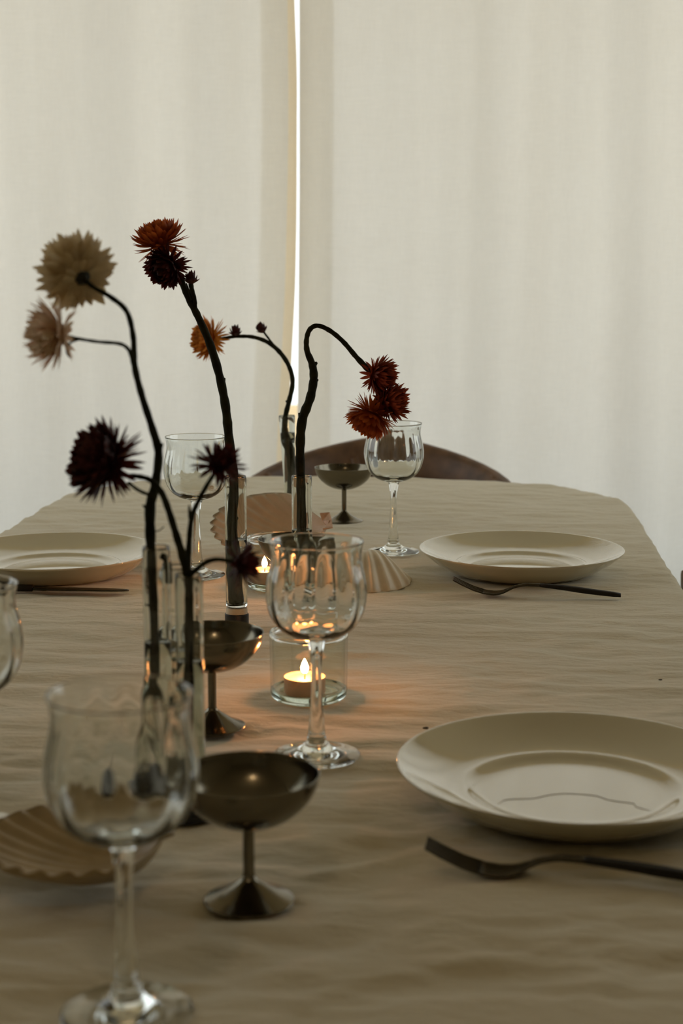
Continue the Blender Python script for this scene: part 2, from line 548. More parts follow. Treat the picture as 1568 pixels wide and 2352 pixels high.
def sd_top(x, y):
    """signed distance to the rounded table outline and the nearest outline direction (table space, vectorised)"""
    bow = 0.09 * (np.clip(np.abs(x), 0, THW) / THW) ** 2
    cyy = (TYE + TYN) / 2; hy = (TYE - TYN) / 2
    yy = y - cyy
    yy = yy + np.sign(yy) * bow
    r = 0.20
    qx = np.abs(x) - (THW - r); qy = np.abs(yy) - (hy - r)
    ox = np.maximum(qx, 0); oy = np.maximum(qy, 0)
    ln = np.sqrt(ox ** 2 + oy ** 2)
    d = ln + np.minimum(np.maximum(qx, qy), 0) - r
    inside_x = (qx > qy)
    nx = np.where(ln > 1e-6, ox / np.maximum(ln, 1e-6), np.where(inside_x, 1.0, 0.0)) * np.sign(x)
    ny = np.where(ln > 1e-6, oy / np.maximum(ln, 1e-6), np.where(inside_x, 0.0, 1.0)) * np.sign(yy)
    return d, nx, ny

# -- table
tab = thing('dining_table', 'long dining table with rounded ends hidden under the linen cloth', 'table', (0, 0, 0))
outline = []
for k in range(160):
    a = 2 * math.pi * k / 160
    # march outwards to the outline
    lo, hi = 0.0, 2.0
    cx_, cy_ = 0.0, (TYE + TYN) / 2
    for _ in range(40):
        mid = (lo + hi) / 2
        d, _, _ = sd_top(np.array([cx_ + math.cos(a) * mid]), np.array([cy_ + math.sin(a) * mid]))
        if d[0] < 0: lo = mid
        else: hi = mid
    outline.append((cx_ + math.cos(a) * (lo - 0.004), cy_ + math.sin(a) * (lo - 0.004)))
n = len(outline)
vt = [(*table_to_world(*p), TBL - 0.009) for p in outline] + [(*table_to_world(*p), TBL - 0.032) for p in outline]
ft = [tuple(range(n)), tuple(range(2 * n - 1, n - 1, -1))] + [(k, k + n, (k + 1) % n + n, (k + 1) % n) for k in range(n)]
mesh_obj('tabletop', vt, ft, M['wood'], tab, smooth=False)
for sx in (-0.34, 0.34):
    for sy in (TYN + 0.28, TYE - 0.34):
        X, Y = table_to_world(sx, sy)
        MB().tube([(X, Y, 0), (X, Y, TBL - 0.032)], [0.022, 0.034], 16).build('leg', M['wood'], tab)

# -- cloth
def cloth_height(x, y):
    wx = x + 0.03 * perlin(x * 6, y * 6, 5); wy = y + 0.012 * perlin(x * 7 + 3, y * 9, 6)
    a = perlin(wx * 12.0, wy * 33.0, 1)
    b = perlin(wx * 27.0, wy * 66.0, 2)
    c = perlin(wx * 3.6, wy * 12.0, 3)
    d = perlin((wx + wy * 0.45) * 5.5, (wy - wx * 0.45) * 17.0, 4)
    rid = 1 - np.abs(perlin(wx * 2.4, wy * 7.5, 8)) * 2.0
    rid2 = 1 - np.abs(perlin((wx * 0.8 + wy * 0.6) * 3.6, (wy * 0.8 - wx * 0.6) * 8.0, 9)) * 2.0
    near = np.clip((1.5 - y) / 0.7, 0.0, 1.0)
    h = 0.0012 * a * (1 - 0.15 * near) + 0.0006 * b * (1 - 0.2 * near) + 0.0013 * c + 0.0014 * d * (0.35 + 1.25 * near)
    h *= 2.6 * (1 + 0.75 * near)
    h += 0.0012 * np.clip(rid, 0, 1) ** 5 + 0.0036 * np.clip(rid2, 0, 1) ** 7 * near
    return h

DROP = 0.26
gx = np.arange(-THW - DROP, THW + DROP + 1e-6, 0.0058)
gy = np.arange(TYN - DROP, TYE + DROP + 1e-6, 0.0040)
GX, GY = np.meshgrid(gx, gy)
D, NX, NY = sd_top(GX, GY)
over = np.maximum(D, 0)
RB = 0.012                       # how softly the cloth turns over the edge
ang = np.clip(over / RB, 0, math.pi / 2)
outw = RB * np.sin(ang)
down = np.where(over < RB * math.pi / 2, RB * (1 - np.cos(ang)), RB + over - RB * math.pi / 2)
BX = GX - NX * over; BY = GY - NY * over
along = BX * NY - BY * NX
fold = 0.016 * np.clip(over / 0.24, 0, 1) ** 2 * np.sin(along * 33.0 + 2.0 * perlin(BX * 3, BY * 3, 13))
PX = BX + NX * (outw + fold + 0.016 * np.clip(over / 0.26, 0, 1) ** 2); PY = BY + NY * (outw + fold + 0.016 * np.clip(over / 0.26, 0, 1) ** 2)
hh = cloth_height(GX, GY)
hh = np.minimum(hh - 0.0024, 0.0004)
PZ = TBL - down + np.where(over < 0.02, hh, hh * 0.2)
a_ = -TA
WXX = (PX + TCX) * math.cos(a_) + PY * math.sin(a_)
WYY = -(PX + TCX) * math.sin(a_) + PY * math.cos(a_)
ny_, nx_ = GX.shape
# cut the sheet's corners round
keep = (D <= DROP * 0.98)
verts = np.stack([WXX, WYY, PZ], -1).reshape(-1, 3)
idx = np.arange(ny_ * nx_).reshape(ny_, nx_)
q = np.stack([idx[:-1, :-1], idx[:-1, 1:], idx[1:, 1:], idx[1:, :-1]], -1).reshape(-1, 4)
kq = keep.reshape(-1)[q].all(1)
q = q[kq]
used = np.unique(q)
remap = -np.ones(ny_ * nx_, int); remap[used] = np.arange(len(used))
cl = mesh_obj('tablecloth', verts[used].tolist(), remap[q].tolist(), M['cloth'])
tag(cl, 'rumpled beige linen tablecloth draped over the long table', 'tablecloth')


# ================================================================== CHAIRS
def make_chair(label, loc, rz):
    """round-backed wooden chair facing -Y, origin on the floor under the seat"""
    t = thing('dining_chair', label, 'chair', loc, rz, 'dark wooden chairs')
    # bent top rail that runs into the arms
    pts = []
    for k in range(-10, 11):
        a = k / 10 * math.radians(98)
        x = 0.262 * math.sin(a); y = 0.02 + 0.235 * math.cos(a)
        z = 0.736 - 0.080 * (abs(k) / 10) ** 1.25
        pts.append((x, y, z))
    mb_ = MB()
    ring = []
    m_ = len(pts)
    for i, p in enumerate(pts):
        k = abs(i - 10) / 10
        hgt = 0.024 + 0.020 * (1 - k) ** 1.2
        thk = 0.012 + 0.004 * k
        a = (i - 10) / 10 * math.radians(98)
        nrm = Vector((math.sin(a), math.cos(a), 0))
        c = Vector(p)
        tilt = Vector((nrm.x * 0.25, nrm.y * 0.25, 1)).normalized()
        row = []
        for j in range(12):
            b = 2 * math.pi * j / 12
            cc, ss = math.cos(b), math.sin(b)
            cc = math.copysign(abs(cc) ** 0.7, cc); ss = math.copysign(abs(ss) ** 0.7, ss)
            row.append(c + nrm * thk * cc + tilt * hgt * ss)
        ring.append(row)
    V = [p for r in ring for p in r]
    Fc = [(i * 12 + j, i * 12 + (j + 1) % 12, (i + 1) * 12 + (j + 1) % 12, (i + 1) * 12 + j) for i in range(m_ - 1) for j in range(12)]
    Fc += [tuple(range(11, -1, -1)), tuple((m_ - 1) * 12 + j for j in range(12))]
    mb_.add(V, Fc).build('top_rail', M['wood'], t)
    for sx in (-1, 1):
        MB().tube(catmull([(sx * 0.19, 0.17, 0), (sx * 0.195, 0.19, 0.28), (sx * 0.215, 0.17, 0.5), (sx * 0.235, 0.13, 0.715)], 5), [0.013] * 5 + [0.017] * 6 + [0.012] * 5, 12).build('back_leg', M['wood'], t)
        MB().tube([(sx * 0.225, -0.22, 0), (sx * 0.225, -0.215, 0.25), (sx * 0.225, -0.21, 0.43)], [0.012, 0.017, 0.017], 12).build('front_leg', M['wood'], t)
        MB().tube([(sx * 0.223, -0.21, 0.22), (sx * 0.197, 0.185, 0.25)], 0.010, 10).build('side_stretcher', M['wood'], t)
        MB().tube([(sx * 0.225, -0.21, 0.42), (sx * 0.205, 0.175, 0.42)], 0.014, 10).build('seat_rail', M['wood'], t)
    MB().tube([(-0.225, -0.21, 0.425), (0.225, -0.21, 0.425)], 0.015, 10).build('seat_rail', M['wood'], t)
    MB().tube([(-0.205, 0.175, 0.425), (0.205, 0.175, 0.425)], 0.014, 10).build('seat_rail', M['wood'], t)
    # Y splat
    mb2 = MB()
    mb2.tube(catmull([(0, 0.178, 0.43), (0, 0.205, 0.52), (-0.02, 0.225, 0.60), (-0.06, 0.24, 0.735)], 5), 0.010, 10)
    mb2.tube(catmull([(0, 0.178, 0.43), (0, 0.205, 0.52), (0.02, 0.225, 0.60), (0.06, 0.24, 0.735)], 5), 0.010, 10)
    mb2.build('back_splat', M['wood'], t)
    # woven seat
    sv, sf = [], []
    for i in range(21):
        for j in range(21):
            u_, v_ = i / 20 * 2 - 1, j / 20 * 2 - 1
            w = 0.215 if v_ < 0 else 0.215 - 0.018 * v_
            x, y = u_ * w, -0.018 + v_ * 0.195
            z = 0.435 - 0.012 * (1 - max(abs(u_), abs(v_))) + 0.0015 * math.sin(max(abs(u_), abs(v_)) * 90)
            sv.append((x, y, z))
    for i in range(20):
        for j in range(20):
            sf.append((i * 21 + j, (i + 1) * 21 + j, (i + 1) * 21 + j + 1, i * 21 + j + 1))
    ns = len(sv)
    sv += [(x, y, 0.415) for (x, y, z) in sv]
    sf += [tuple(reversed([k + ns for k in fq])) for fq in sf[:400]]
    rim = [i * 21 for i in range(21)] + [420 + j for j in range(1, 21)] + [i * 21 + 20 for i in range(19, -1, -1)] + [j for j in range(19, 0, -1)]
    for k in range(len(rim)):
        p_, q_ = rim[k], rim[(k + 1) % len(rim)]
        sf.append((p_, p_ + ns, q_ + ns, q_))
    mesh_obj('woven_seat', sv, sf, M['cord'], t)
    return t

chair = make_chair('dark wooden chair at the far end of the table, its curved top rail showing', (0.066, 3.035, 0), TA)
side = copy_tree(chair)
side['label'] = 'dark wooden chair at the right edge, only the tip of its arm showing'
side.rotation_euler = (0, 0, TA - math.pi / 2)
side.location = (0.509, 2.09, 0)


# ================================================================== PLATES
PR = 0.1308
plate_prof = smooth_prof([(0, 0.0018), (0.045, 0.0018), (0.082, 0.0018), (0.0860, 0.0000), (0.0905, 0.0000), (0.0950, 0.0018), (0.102, 0.0056), (0.113, 0.0126), (0.123, 0.0204), (0.1296, 0.0258),
                          (PR, 0.0275), (0.1300, 0.0285), (0.120, 0.0230), (0.107, 0.0166), (0.094, 0.0118), (0.086, 0.0101), (0.0820, 0.0098), (0.0790, 0.0090), (0.0735, 0.0066), (0.068, 0.0052), (0.060, 0.0046), (0.045, 0.0045), (0.02, 0.0045), (0, 0.0045)], 4)
pv, pf, _ = lathe(plate_prof, 128)
plate_mesh = None
def plate(center_px, label, zr=0.0278):
    global plate_mesh
    c = at(center_px[0], center_px[1], TBL + zr)
    t = thing('dinner_plate', label, 'plate', (c.x, c.y, TBL), 0, 'cream dinner plates')
    if plate_mesh is None:
        o = mesh_obj('plate_body', pv, pf, M['plate'], t); plate_mesh = o.data
    else:
        mesh_obj('plate_body', None, None, None, t, shared=plate_mesh)
    return t
pl_near = plate((1316, 1752), 'large cream plate in the right foreground with a thin wavy line in its well')
pl_far = plate((1197, 1260), 'cream plate beside the far right wine glass, seen whole')
pl_left = plate((126, 1264), 'cream plate on the left behind the knife, cut by the frame')
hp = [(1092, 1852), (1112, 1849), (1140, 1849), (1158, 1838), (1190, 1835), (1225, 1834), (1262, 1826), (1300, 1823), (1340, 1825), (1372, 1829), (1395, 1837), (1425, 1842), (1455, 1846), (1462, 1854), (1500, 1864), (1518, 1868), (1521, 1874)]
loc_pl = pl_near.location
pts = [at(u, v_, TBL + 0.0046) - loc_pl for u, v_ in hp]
hl = MB().tube(catmull(pts, 4), 0.00032, 6).build('thin_line', M['thin_line'], pl_near)  # thin wavy line in brown, laid across the well
hl['label'] = 'thin wavy brown line across the well'


# ================================================================== WINE GLASSES
g_out = smooth_prof([(0, 0.0012), (0.018, 0.0010), (0.030, 0.0), (0.0345, 0.0004), (0.0353, 0.0015), (0.0340, 0.0027), (0.026, 0.0040), (0.0165, 0.0066), (0.0102, 0.0105), (0.0078, 0.0140)], 5)
g_stem = smooth_prof([(0.0078, 0.0140), (0.0079, 0.0160), (0.0072, 0.0182), (0.0065, 0.0240), (0.0053, 0.0400), (0.0044, 0.0580), (0.0043, 0.0720), (0.0050, 0.0840), (0.0064, 0.0925), (0.0076, 0.0962)], 6)
g_bowl = smooth_prof([(0.0076, 0.0962), (0.0125, 0.0980), (0.0215, 0.1012), (0.0300, 0.1070), (0.0362, 0.1158), (0.0395, 0.1262), (0.0405, 0.1360), (0.0395, 0.1465), (0.0374, 0.1555), (0.0360, 0.1625), (0.0361, 0.1690), (0.0369, 0.1735), (0.0379, 0.1768),
                      (0.0376, 0.1773), (0.0370, 0.1768), (0.0360, 0.1735), (0.0351, 0.1688), (0.0350, 0.1625), (0.0363, 0.1555), (0.0383, 0.1465), (0.0392, 0.1360), (0.0382, 0.1268), (0.0349, 0.1172), (0.0288, 0.1092), (0.0205, 0.1045), (0.010, 0.1024), (0, 0.1020)], 4)
half = max(range(len(g_bowl)), key=lambda i: g_bowl[i][1])
def optic(i, r, z, a):
    # moulded lobes on the inside of the bowl
    if i <= half or z < 0.107 or z > 0.172:
        return r
    w = math.sin(math.pi * (z - 0.107) / 0.065)
    return r + 0.00042 * w * math.cos(14 * a)
glass_parts = {}
for nm, pr_, md in (('foot', g_out, None), ('glass_stem', g_stem, None), ('bowl', g_bowl, optic)):
    v, f, _ = lathe(pr_, 112 if nm == 'bowl' else 64, md)
    glass_parts[nm] = (v, f)
glass_mesh = {}
def wine_glass(foot_px, label, rz=0.0):
    c = at(*foot_px)
    t = thing('wine_glass', label, 'glass', (c.x, c.y, TBL), rz, 'clear wine glasses')
    for nm, (v, f) in glass_parts.items():
        if nm not in glass_mesh:
            o = mesh_obj(nm, v, f, M['glass'], t); glass_mesh[nm] = o.data
        else:
            mesh_obj(nm, None, None, None, t, shared=glass_mesh[nm])
    return t
wine_glass((903, 1268), 'clear wine glass beside the far right plate, under the drooping red flowers', 0.1)
wine_glass((453, 1322), 'clear wine glass on the left behind the maroon flower, near the left plate', 0.3)
wine_glass((727, 1737), 'clear wine glass in the middle standing before the lit candle jar', 0.2)
wine_glass((292, 2330), 'blurred clear wine glass nearest the camera, in the lower left foreground', 0.05)
wine_glass((-66, 1908), 'clear wine glass cut off by the left edge, half its bowl and foot tip showing', 0.4)


# ================================================================== STEEL COUPES
c_foot = smooth_prof([(0, 0.0105), (0.006, 0.0095), (0.020, 0.0026), (0.0272, 0.0002), (0.0282, 0.0006), (0.0278, 0.0014), (0.020, 0.0046), (0.011, 0.0102), (0.0060, 0.0140), (0.0040, 0.0165)], 4)
c_stem = [(0.0040, 0.0165), (0.0036, 0.0180), (0.0036, 0.0470), (0.0042, 0.0490), (0.0100, 0.0498)]
c_bowl = smooth_prof([(0, 0.0494), (0.010, 0.0498), (0.020, 0.0526), (0.030, 0.0584), (0.0380, 0.0664), (0.0428, 0.0750), (0.0446, 0.0822), (0.0450, 0.0828), (0.0446, 0.0832), (0.0439, 0.0824),
                      (0.0420, 0.0752), (0.0372, 0.0668), (0.0294, 0.0592), (0.0196, 0.0535), (0.010, 0.0508), (0, 0.0503)], 4)
coupe_mesh = {}
def coupe(foot_px, label):
    c = at(*foot_px)
    t = thing('steel_coupe', label, 'dessert cup', (c.x, c.y, TBL), 0, 'steel dessert coupes')
    for nm, pr_ in (('foot', c_foot), ('coupe_stem', c_stem), ('cup', c_bowl)):
        if nm not in coupe_mesh:
            coupe_mesh[nm] = lathe_obj(nm, pr_, M['steel'], t, 72).data
        else:
            mesh_obj(nm, None, None, None, t, shared=coupe_mesh[nm])
coupe((572, 2068), 'steel footed coupe in the foreground beside the nearest wine glass')
coupe((488, 1668), 'steel footed coupe left of the near candle jar, behind the flower tubes')
coupe((790, 1197), 'steel footed coupe farthest back, left of the far right wine glass')
coupe((683, 1401), 'steel coupe partly hidden behind the middle wine glass')


# ================================================================== CANDLES
jar_wall = smooth_prof([(0.0335, 0.0050), (0.0350, 0.0090), (0.0352, 0.0150), (0.0357, 0.0550), (0.0353, 0.0580)], 4)
jar_wall_in = [(0.0331, 0.0580), (0.0334, 0.0550), (0.0329, 0.0150), (0.0325, 0.0090)]
jar_base = smooth_prof([(0, 0.0010), (0.020, 0.0008), (0.0290, 0.0), (0.0325, 0.0010), (0.0345, 0.0040), (0.0351, 0.0088), (0.0338, 0.0092), (0.0322, 0.0085), (0.025, 0.0066), (0.012, 0.0060), (0, 0.0060)], 4)
jar_rim = [(0.0343 + 0.0018 * math.cos(a), 0.0603 + 0.0027 * math.sin(a)) for a in np.linspace(0, 2 * math.pi, 13)[:-1]]
def candle_jar(px, label):
    c = at(*px)
    t = thing('candle_jar', label, 'candle holder', (c.x, c.y, TBL), 0, 'glass candle jars')
    lathe_obj('jar_wall', jar_wall + jar_wall_in, M['thin'], t, 72)
    lathe_obj('jar_base', jar_base, M['jarbase'], t, 72)
    lathe_obj('jar_rim', jar_rim, M['glass'], t, 72, closed=True)
    return c
def tealight(c, dx, dy, label):
    t = thing('tealight', label, 'candle', (c.x + dx, c.y + dy, TBL + 0.0064), 0, 'burning tealights')
    lathe_obj('metal_cup', [(0, 0), (0.0180, 0), (0.0188, 0.0008), (0.0190, 0.0150), (0.0193, 0.0154), (0.0188, 0.0155), (0.0185, 0.0148), (0.0183, 0.0012), (0, 0.0008)], M['alu'], t, 64)
    lathe_obj('wax', smooth_prof([(0, 0.0015), (0.0175, 0.0015), (0.0182, 0.0022), (0.0184, 0.0142), (0.0176, 0.0138), (0.014, 0.0130), (0.006, 0.0126), (0, 0.0126)], 3), M['wax'], t, 64)
    MB().tube([(0, 0, 0.0115), (0.0002, 0, 0.0150), (0.0008, 0, 0.0196)], [0.0007, 0.0007, 0.0004], 8).build('wick', M['wick'], t)
    lathe_obj('flame', smooth_prof([(0, 0.0180), (0.0019, 0.0188), (0.0032, 0.0212), (0.0034, 0.0235), (0.0027, 0.0265), (0.0014, 0.0295), (0, 0.0320)], 4), M['flame'], t, 20)
cA = candle_jar((709, 1602), 'clear glass jar behind the middle wine glass holding a lit tealight')
tealight(cA, -0.0036, -0.006, 'lit tealight in the nearer glass jar behind the wine glass stem')
cB = candle_jar((634, 1349), 'clear glass jar farther back, hidden behind the tube vases and a steel coupe')
tealight(cB, -0.0140, 0.002, 'lit tealight in the farther glass jar, glowing behind the small dark flower')


# ================================================================== TUBE VASES
def glass_tube(parent, r, z0, z1, wt, loc=(0, 0), water=0.7, stem_hole=True, flare=0.0, bottom=0.004):
    ri = r - wt
    H_ = z1 - z0
    def rr(base, z):
        return base + flare * max(0.0, (z - z0) / H_) ** 1.5
    prof = [(0, z0), (r * 0.7, z0), (r * 0.93, z0 + 0.0006), (r, z0 + 0.002)]
    for k in range(1, 12):
        z = z0 + 0.002 + (H_ - 0.004) * k / 11
        prof.append((rr(r, z), z))
    zt = z1
    prof += [(rr(r, zt) - wt * 0.25, zt - 0.0004), (rr(r, zt) - wt * 0.5, zt), (rr(r, zt) - wt * 0.8, zt - 0.0005)]
    for k in range(11, 0, -1):
        z = z0 + bottom + (H_ - 0.002 - bottom) * k / 11
        prof.append((rr(ri, z), z))
    prof += [(ri, z0 + bottom + 0.003), (ri * 0.85, z0 + bottom + 0.0006), (ri * 0.5, z0 + bottom), (0, z0 + bottom)]
    o = lathe_obj('glass_tube', prof, M['tubeglass'], parent, 48)
    o.location = (loc[0], loc[1], 0)
    if water > 0:
        wz = z0 + H_ * water
        zs = np.linspace(z0 + bottom + 0.003, wz, 8)
        wp = [(0, z0 + bottom - 0.0004), (ri * 0.5, z0 + bottom - 0.0003), (ri * 0.85 + 0.0003, z0 + bottom + 0.0003)] + [(rr(ri, z) + 0.0003, z) for z in zs] + [(rr(ri, wz) * 0.9, wz - 0.0006), (0, wz - 0.0008)]
        lathe_obj('water', wp, M['water'], o, 40)
    return o

# three tubes on a black disc, foreground left
vn = at(404, 1850)
near_vase = thing('tube_vase', 'three glass tubes on a black round base in the left foreground', 'vase', (vn.x, vn.y, TBL), 0, 'test tube vases')
lathe_obj('base_disc', smooth_prof([(0, 0), (0.040, 0), (0.0425, 0.0008), (0.0430, 0.003), (0.0425, 0.0055), (0.040, 0.0062), (0.02, 0.0062), (0, 0.0062)], 3), M['black_metal'], near_vase, 64)
def loc_at_depth(u, v, Y):
    return atY(u, v, Y)
pA = atY(358, 1255, vn.y - 0.004); pB = atY(433, 1318, vn.y - 0.018); pC = atY(405, 1300, vn.y + 0.020)
tubes_near = []
for P_, top in ((pA, pA.z), (pB, pB.z), (pC, pC.z)):
    lx, ly = P_.x - vn.x, P_.y - vn.y
    s = lathe_obj('socket', [(0, 0.0058), (0.0118, 0.0058), (0.0120, 0.007), (0.0120, 0.0205), (0.0116, 0.0212), (0.0104, 0.0212), (0.0102, 0.012), (0, 0.012)], M['black_metal'], near_vase, 32)
    s.location = (lx, ly, 0)
    glass_tube(near_vase, 0.0099, 0.0125, top - TBL, 0.0011, (lx, ly), 0.62)
# single tube on a black cup
vb = at(544, 1437)
vase_b = thing('tube_vase', 'single glass tube with a pale ring and black foot behind the second coupe', 'vase', (vb.x, vb.y, TBL), 0, 'test tube vases')
lathe_obj('black_foot', smooth_prof([(0, 0), (0.0120, 0), (0.0130, 0.001), (0.0131, 0.004), (0.0131, 0.0128), (0.0128, 0.0140), (0.0120, 0.0142), (0.0115, 0.012), (0.0112, 0.009), (0, 0.009)], 3), M['black_metal'], vase_b, 40)
lathe_obj('pale_ring', smooth_prof([(0, 0.0092), (0.0108, 0.0092), (0.0117, 0.0110), (0.0119, 0.0150), (0.0116, 0.0190), (0.0108, 0.0208), (0.006, 0.0210), (0, 0.0210)], 3), M['cork'], vase_b, 40)
topb = atY(541, 1093, vb.y).z - TBL
glass_tube(vase_b, 0.0118, 0.0212, topb, 0.0012, (0, 0), 0.52)
# clear tube behind the middle glass
vc = at(694, 1436)
vase_c = thing('tube_vase', 'straight clear glass tube holding the stem with drooping heads, behind the middle wine glass', 'vase', (vc.x, vc.y, TBL), 0, 'test tube vases')
topc = atY(692, 1092, vc.y).z - TBL
lathe_obj('glass_foot', smooth_prof([(0, 0), (0.0135, 0), (0.0148, 0.001), (0.0150, 0.004), (0.0142, 0.012), (0.0125, 0.020), (0.0118, 0.028), (0.0112, 0.0305), (0, 0.0310)], 3), M['tubeglass'], vase_c, 40)
glass_tube(vase_c, 0.0110, 0.0314, topc, 0.0012, (0, 0), 0.56)
# slightly flared tube farther back
vd = at(668, 1172)
vase_d = thing('tube_vase', 'flared clear glass tube farthest back, before the curtain slit', 'vase', (vd.x, vd.y, TBL), 0, 'test tube vases')
topd = atY(660, 954, vd.y).z - TBL
glass_tube(vase_d, 0.0088, 0.0, topd, 0.0012, (0, 0), 0.82, flare=0.0042, bottom=0.007)
vase_d.rotation_euler = (0, math.radians(-2.2), 0)


# ================================================================== FLOWERS
def petal(bm, r0, z0, phi, L, e0, k, W, cup, roll=0.0):
    """one pointed bract: starts at radius r0, height z0; e0 elevation above the horizontal, k bend"""
    n = 5
    c, s = math.cos(phi), math.sin(phi)
    wprof = [0.55, 0.88, 1.0, 0.95, 0.68, 0.08]
    x, z = r0, z0
    rows = []
    for i in range(n + 1):
        t = i / n
        e = e0 + k * t
        hw = W * wprof[i] * 0.5
        nx, nz = -math.sin(e), math.cos(e)
        row = []
        for j in (-1, 0, 1):
            off = cup * hw * (1 if j else 0)
            px, pz = x + nx * off, z + nz * off
            ty = j * hw
            row.append(bm.verts.new((px * c - ty * s, px * s + ty * c, pz)))
        rows.append(row)
        x += math.cos(e) * L / n; z += math.sin(e) * L / n
    for i in range(n):
        for j in range(2):
            fc = bm.faces.new((rows[i][j], rows[i][j + 1], rows[i + 1][j + 1], rows[i + 1][j]))
            fc.smooth = True

def head(parent, R, pos, axis, mat, style='open', seed=0, calyx_mat=None, label=None):
    r = random.Random(seed)
    q_ = Vector(axis).normalized().to_track_quat('Z', 'Y')
    hb = MB()
    rec = smooth_prof([(0, -0.12 * R), (0.16 * R, -0.09 * R), (0.34 * R, 0.04 * R), (0.44 * R, 0.22 * R), (0.40 * R, 0.42 * R), (0.24 * R, 0.56 * R), (0, 0.60 * R)], 3)
    if style == 'pale':
        rec = [(a * 0.55, b * 0.55) for a, b in rec]
    v, f, _ = lathe(rec, 20)
    nm = 'flower_bud' if style == 'bud' else 'flower_head'
    ho = mesh_obj(nm, v, f, mat if style != 'pale' else M['calyx'], parent)
    ho.location = Vector(pos); ho.rotation_mode = 'QUATERNION'; ho.rotation_quaternion = q_
    if label:
        ho['label'] = label
    D = math.radians
    if style == 'open':       # full dome, outer bracts thrown back
        rings = [(14, .20, .00, .70, D(-50), D(8), .14, .35), (18, .26, .04, .80, D(-28), D(14), .15, .35), (24, .34, .08, .74, D(-6), D(24), .17, .35), (26, .42, .14, .66, D(14), D(30), .21, .4)]
        for th, n_, L, tilt in ((86, 26, .62, 62), (72, 26, .58, 52), (58, 24, .52, 44), (44, 20, .46, 38), (30, 15, .40, 32), (15, 9, .32, 26)):
            rings.append((n_, .54 * math.sin(D(th)), .22 + .46 * math.cos(D(th)), L, D(180 - th - tilt), D(34), .27, .5))
    elif style == 'half':     # half-open cup
        rings = [(14, .20, .02, .74, D(-30), D(2), .19, .35), (24, .26, .06, .92, D(4), D(22), .22, .4), (30, .30, .12, 1.0, D(26), D(30), .23, .45),
                 (30, .32, .20, 1.0, D(44), D(38), .24, .5), (24, .28, .28, .92, D(60), D(42), .23, .5), (14, .18, .34, .8, D(76), D(36), .2, .5)]
    elif style == 'pale':     # seen from behind: long loose bracts
        rings = [(14, .12, .00, .50, D(-14), D(14), .25, .4), (20, .18, .04, .80, D(-2), D(16), .29, .4), (28, .22, .08, 1.0, D(8), D(18), .30, .4),
                 (32, .26, .14, 1.02, D(20), D(26), .30, .45), (30, .28, .20, .95, D(36), D(34), .29, .5), (22, .26, .28, .8, D(54), D(40), .24, .5), (14, .18, .34, .7, D(72), D(40), .2, .5)]
    elif style == 'spiky':    # few stiff splayed bracts
        rings = [(8, .20, .02, .80, D(-34), D(14), .20, .4), (12, .26, .06, .98, D(-6), D(10), .23, .4), (14, .30, .12, .92, D(20), D(8), .24, .45),
                 (14, .32, .20, .80, D(44), D(20), .26, .5), (13, .28, .30, .66, D(62), D(40), .26, .5), (10, .20, .38, .52, D(78), D(56), .24, .5)]
    else:                     # closed bud
        rings = [(7, .28, -.02, .70, D(28), D(24), .34, .5), (9, .34, .06, .82, D(62), D(46), .40, .6), (8, .30, .12, .92, D(74), D(40), .40, .6), (7, .2, .2, .88, D(84), D(26), .34, .6)]
    bm = bmesh.new()
    for (n_, r0, z0, L, e0, k, W, cup) in rings:
        ph0 = r.random() * 6.28
        for i in range(n_):
            ph = ph0 + 6.283 * (i + r.uniform(-.28, .28)) / n_
            jl = r.uniform(.82, 1.12); je = D(r.uniform(-9, 9)); jk = D(r.uniform(-12, 12))
            petal(bm, r0 * R, z0 * R, ph, L * R * jl, e0 + je, k + jk, W * R * r.uniform(.85, 1.15), cup)
    me = bpy.data.meshes.new('petals'); bm.to_mesh(me); bm.free()
    me.materials.append(mat)
    po = bpy.data.objects.new('petals', me); COL.objects.link(po); po.parent = ho
    po['kind'] = 'stuff'
    # calyx at the back
    bm = bmesh.new()
    for i in range(12):
        petal(bm, .06 * R, -.10 * R, 6.283 * i / 12 + r.uniform(-.2, .2), .34 * R * r.uniform(.8, 1.2), D(20), D(40), .14 * R, .3)
    me = bpy.data.meshes.new('calyx'); bm.to_mesh(me); bm.free()
    me.materials.append(M['calyx'])
    co = bpy.data.objects.new('calyx', me); COL.objects.link(co); co.parent = ho
    return ho

def px_path(parent_loc, pts):
    """pts: (u, v, Y, radius in metres)"""
    P, Rr = [], []
    for (u, v, Y, rad) in pts:
        P.append(np.array([*(atY(u, v, Y) - parent_loc), rad]))
    out = catmull(P, 6)
    return [Vector(p[:3]) for p in out], [max(0.0004, float(p[3])) for p in out]

def stem_obj(parent, paths, nubs=()):
    mb_ = MB()
    r_ = random.Random(5)
    for pts in paths:
        P, Rr = px_path(parent.location, pts)
        Rr = [x * (1 + 0.06 * math.sin(i * 1.7) + r_.uniform(-.03, .03)) for i, x in enumerate(Rr)]
        mb_.tube(P, Rr, 10)
    for (u0, v0, u1, v1, Y, rad) in nubs:
        a, b = atY(u0, v0, Y) - parent.location, atY(u1, v1, Y) - parent.location
        mb_.tube([a, a.lerp(b, 0.6), b], [rad, rad * 0.75, rad * 0.35], 8)
    return mb_.build('stem', M['stem'], parent)

YA, YB2 = pA.y, pB.y
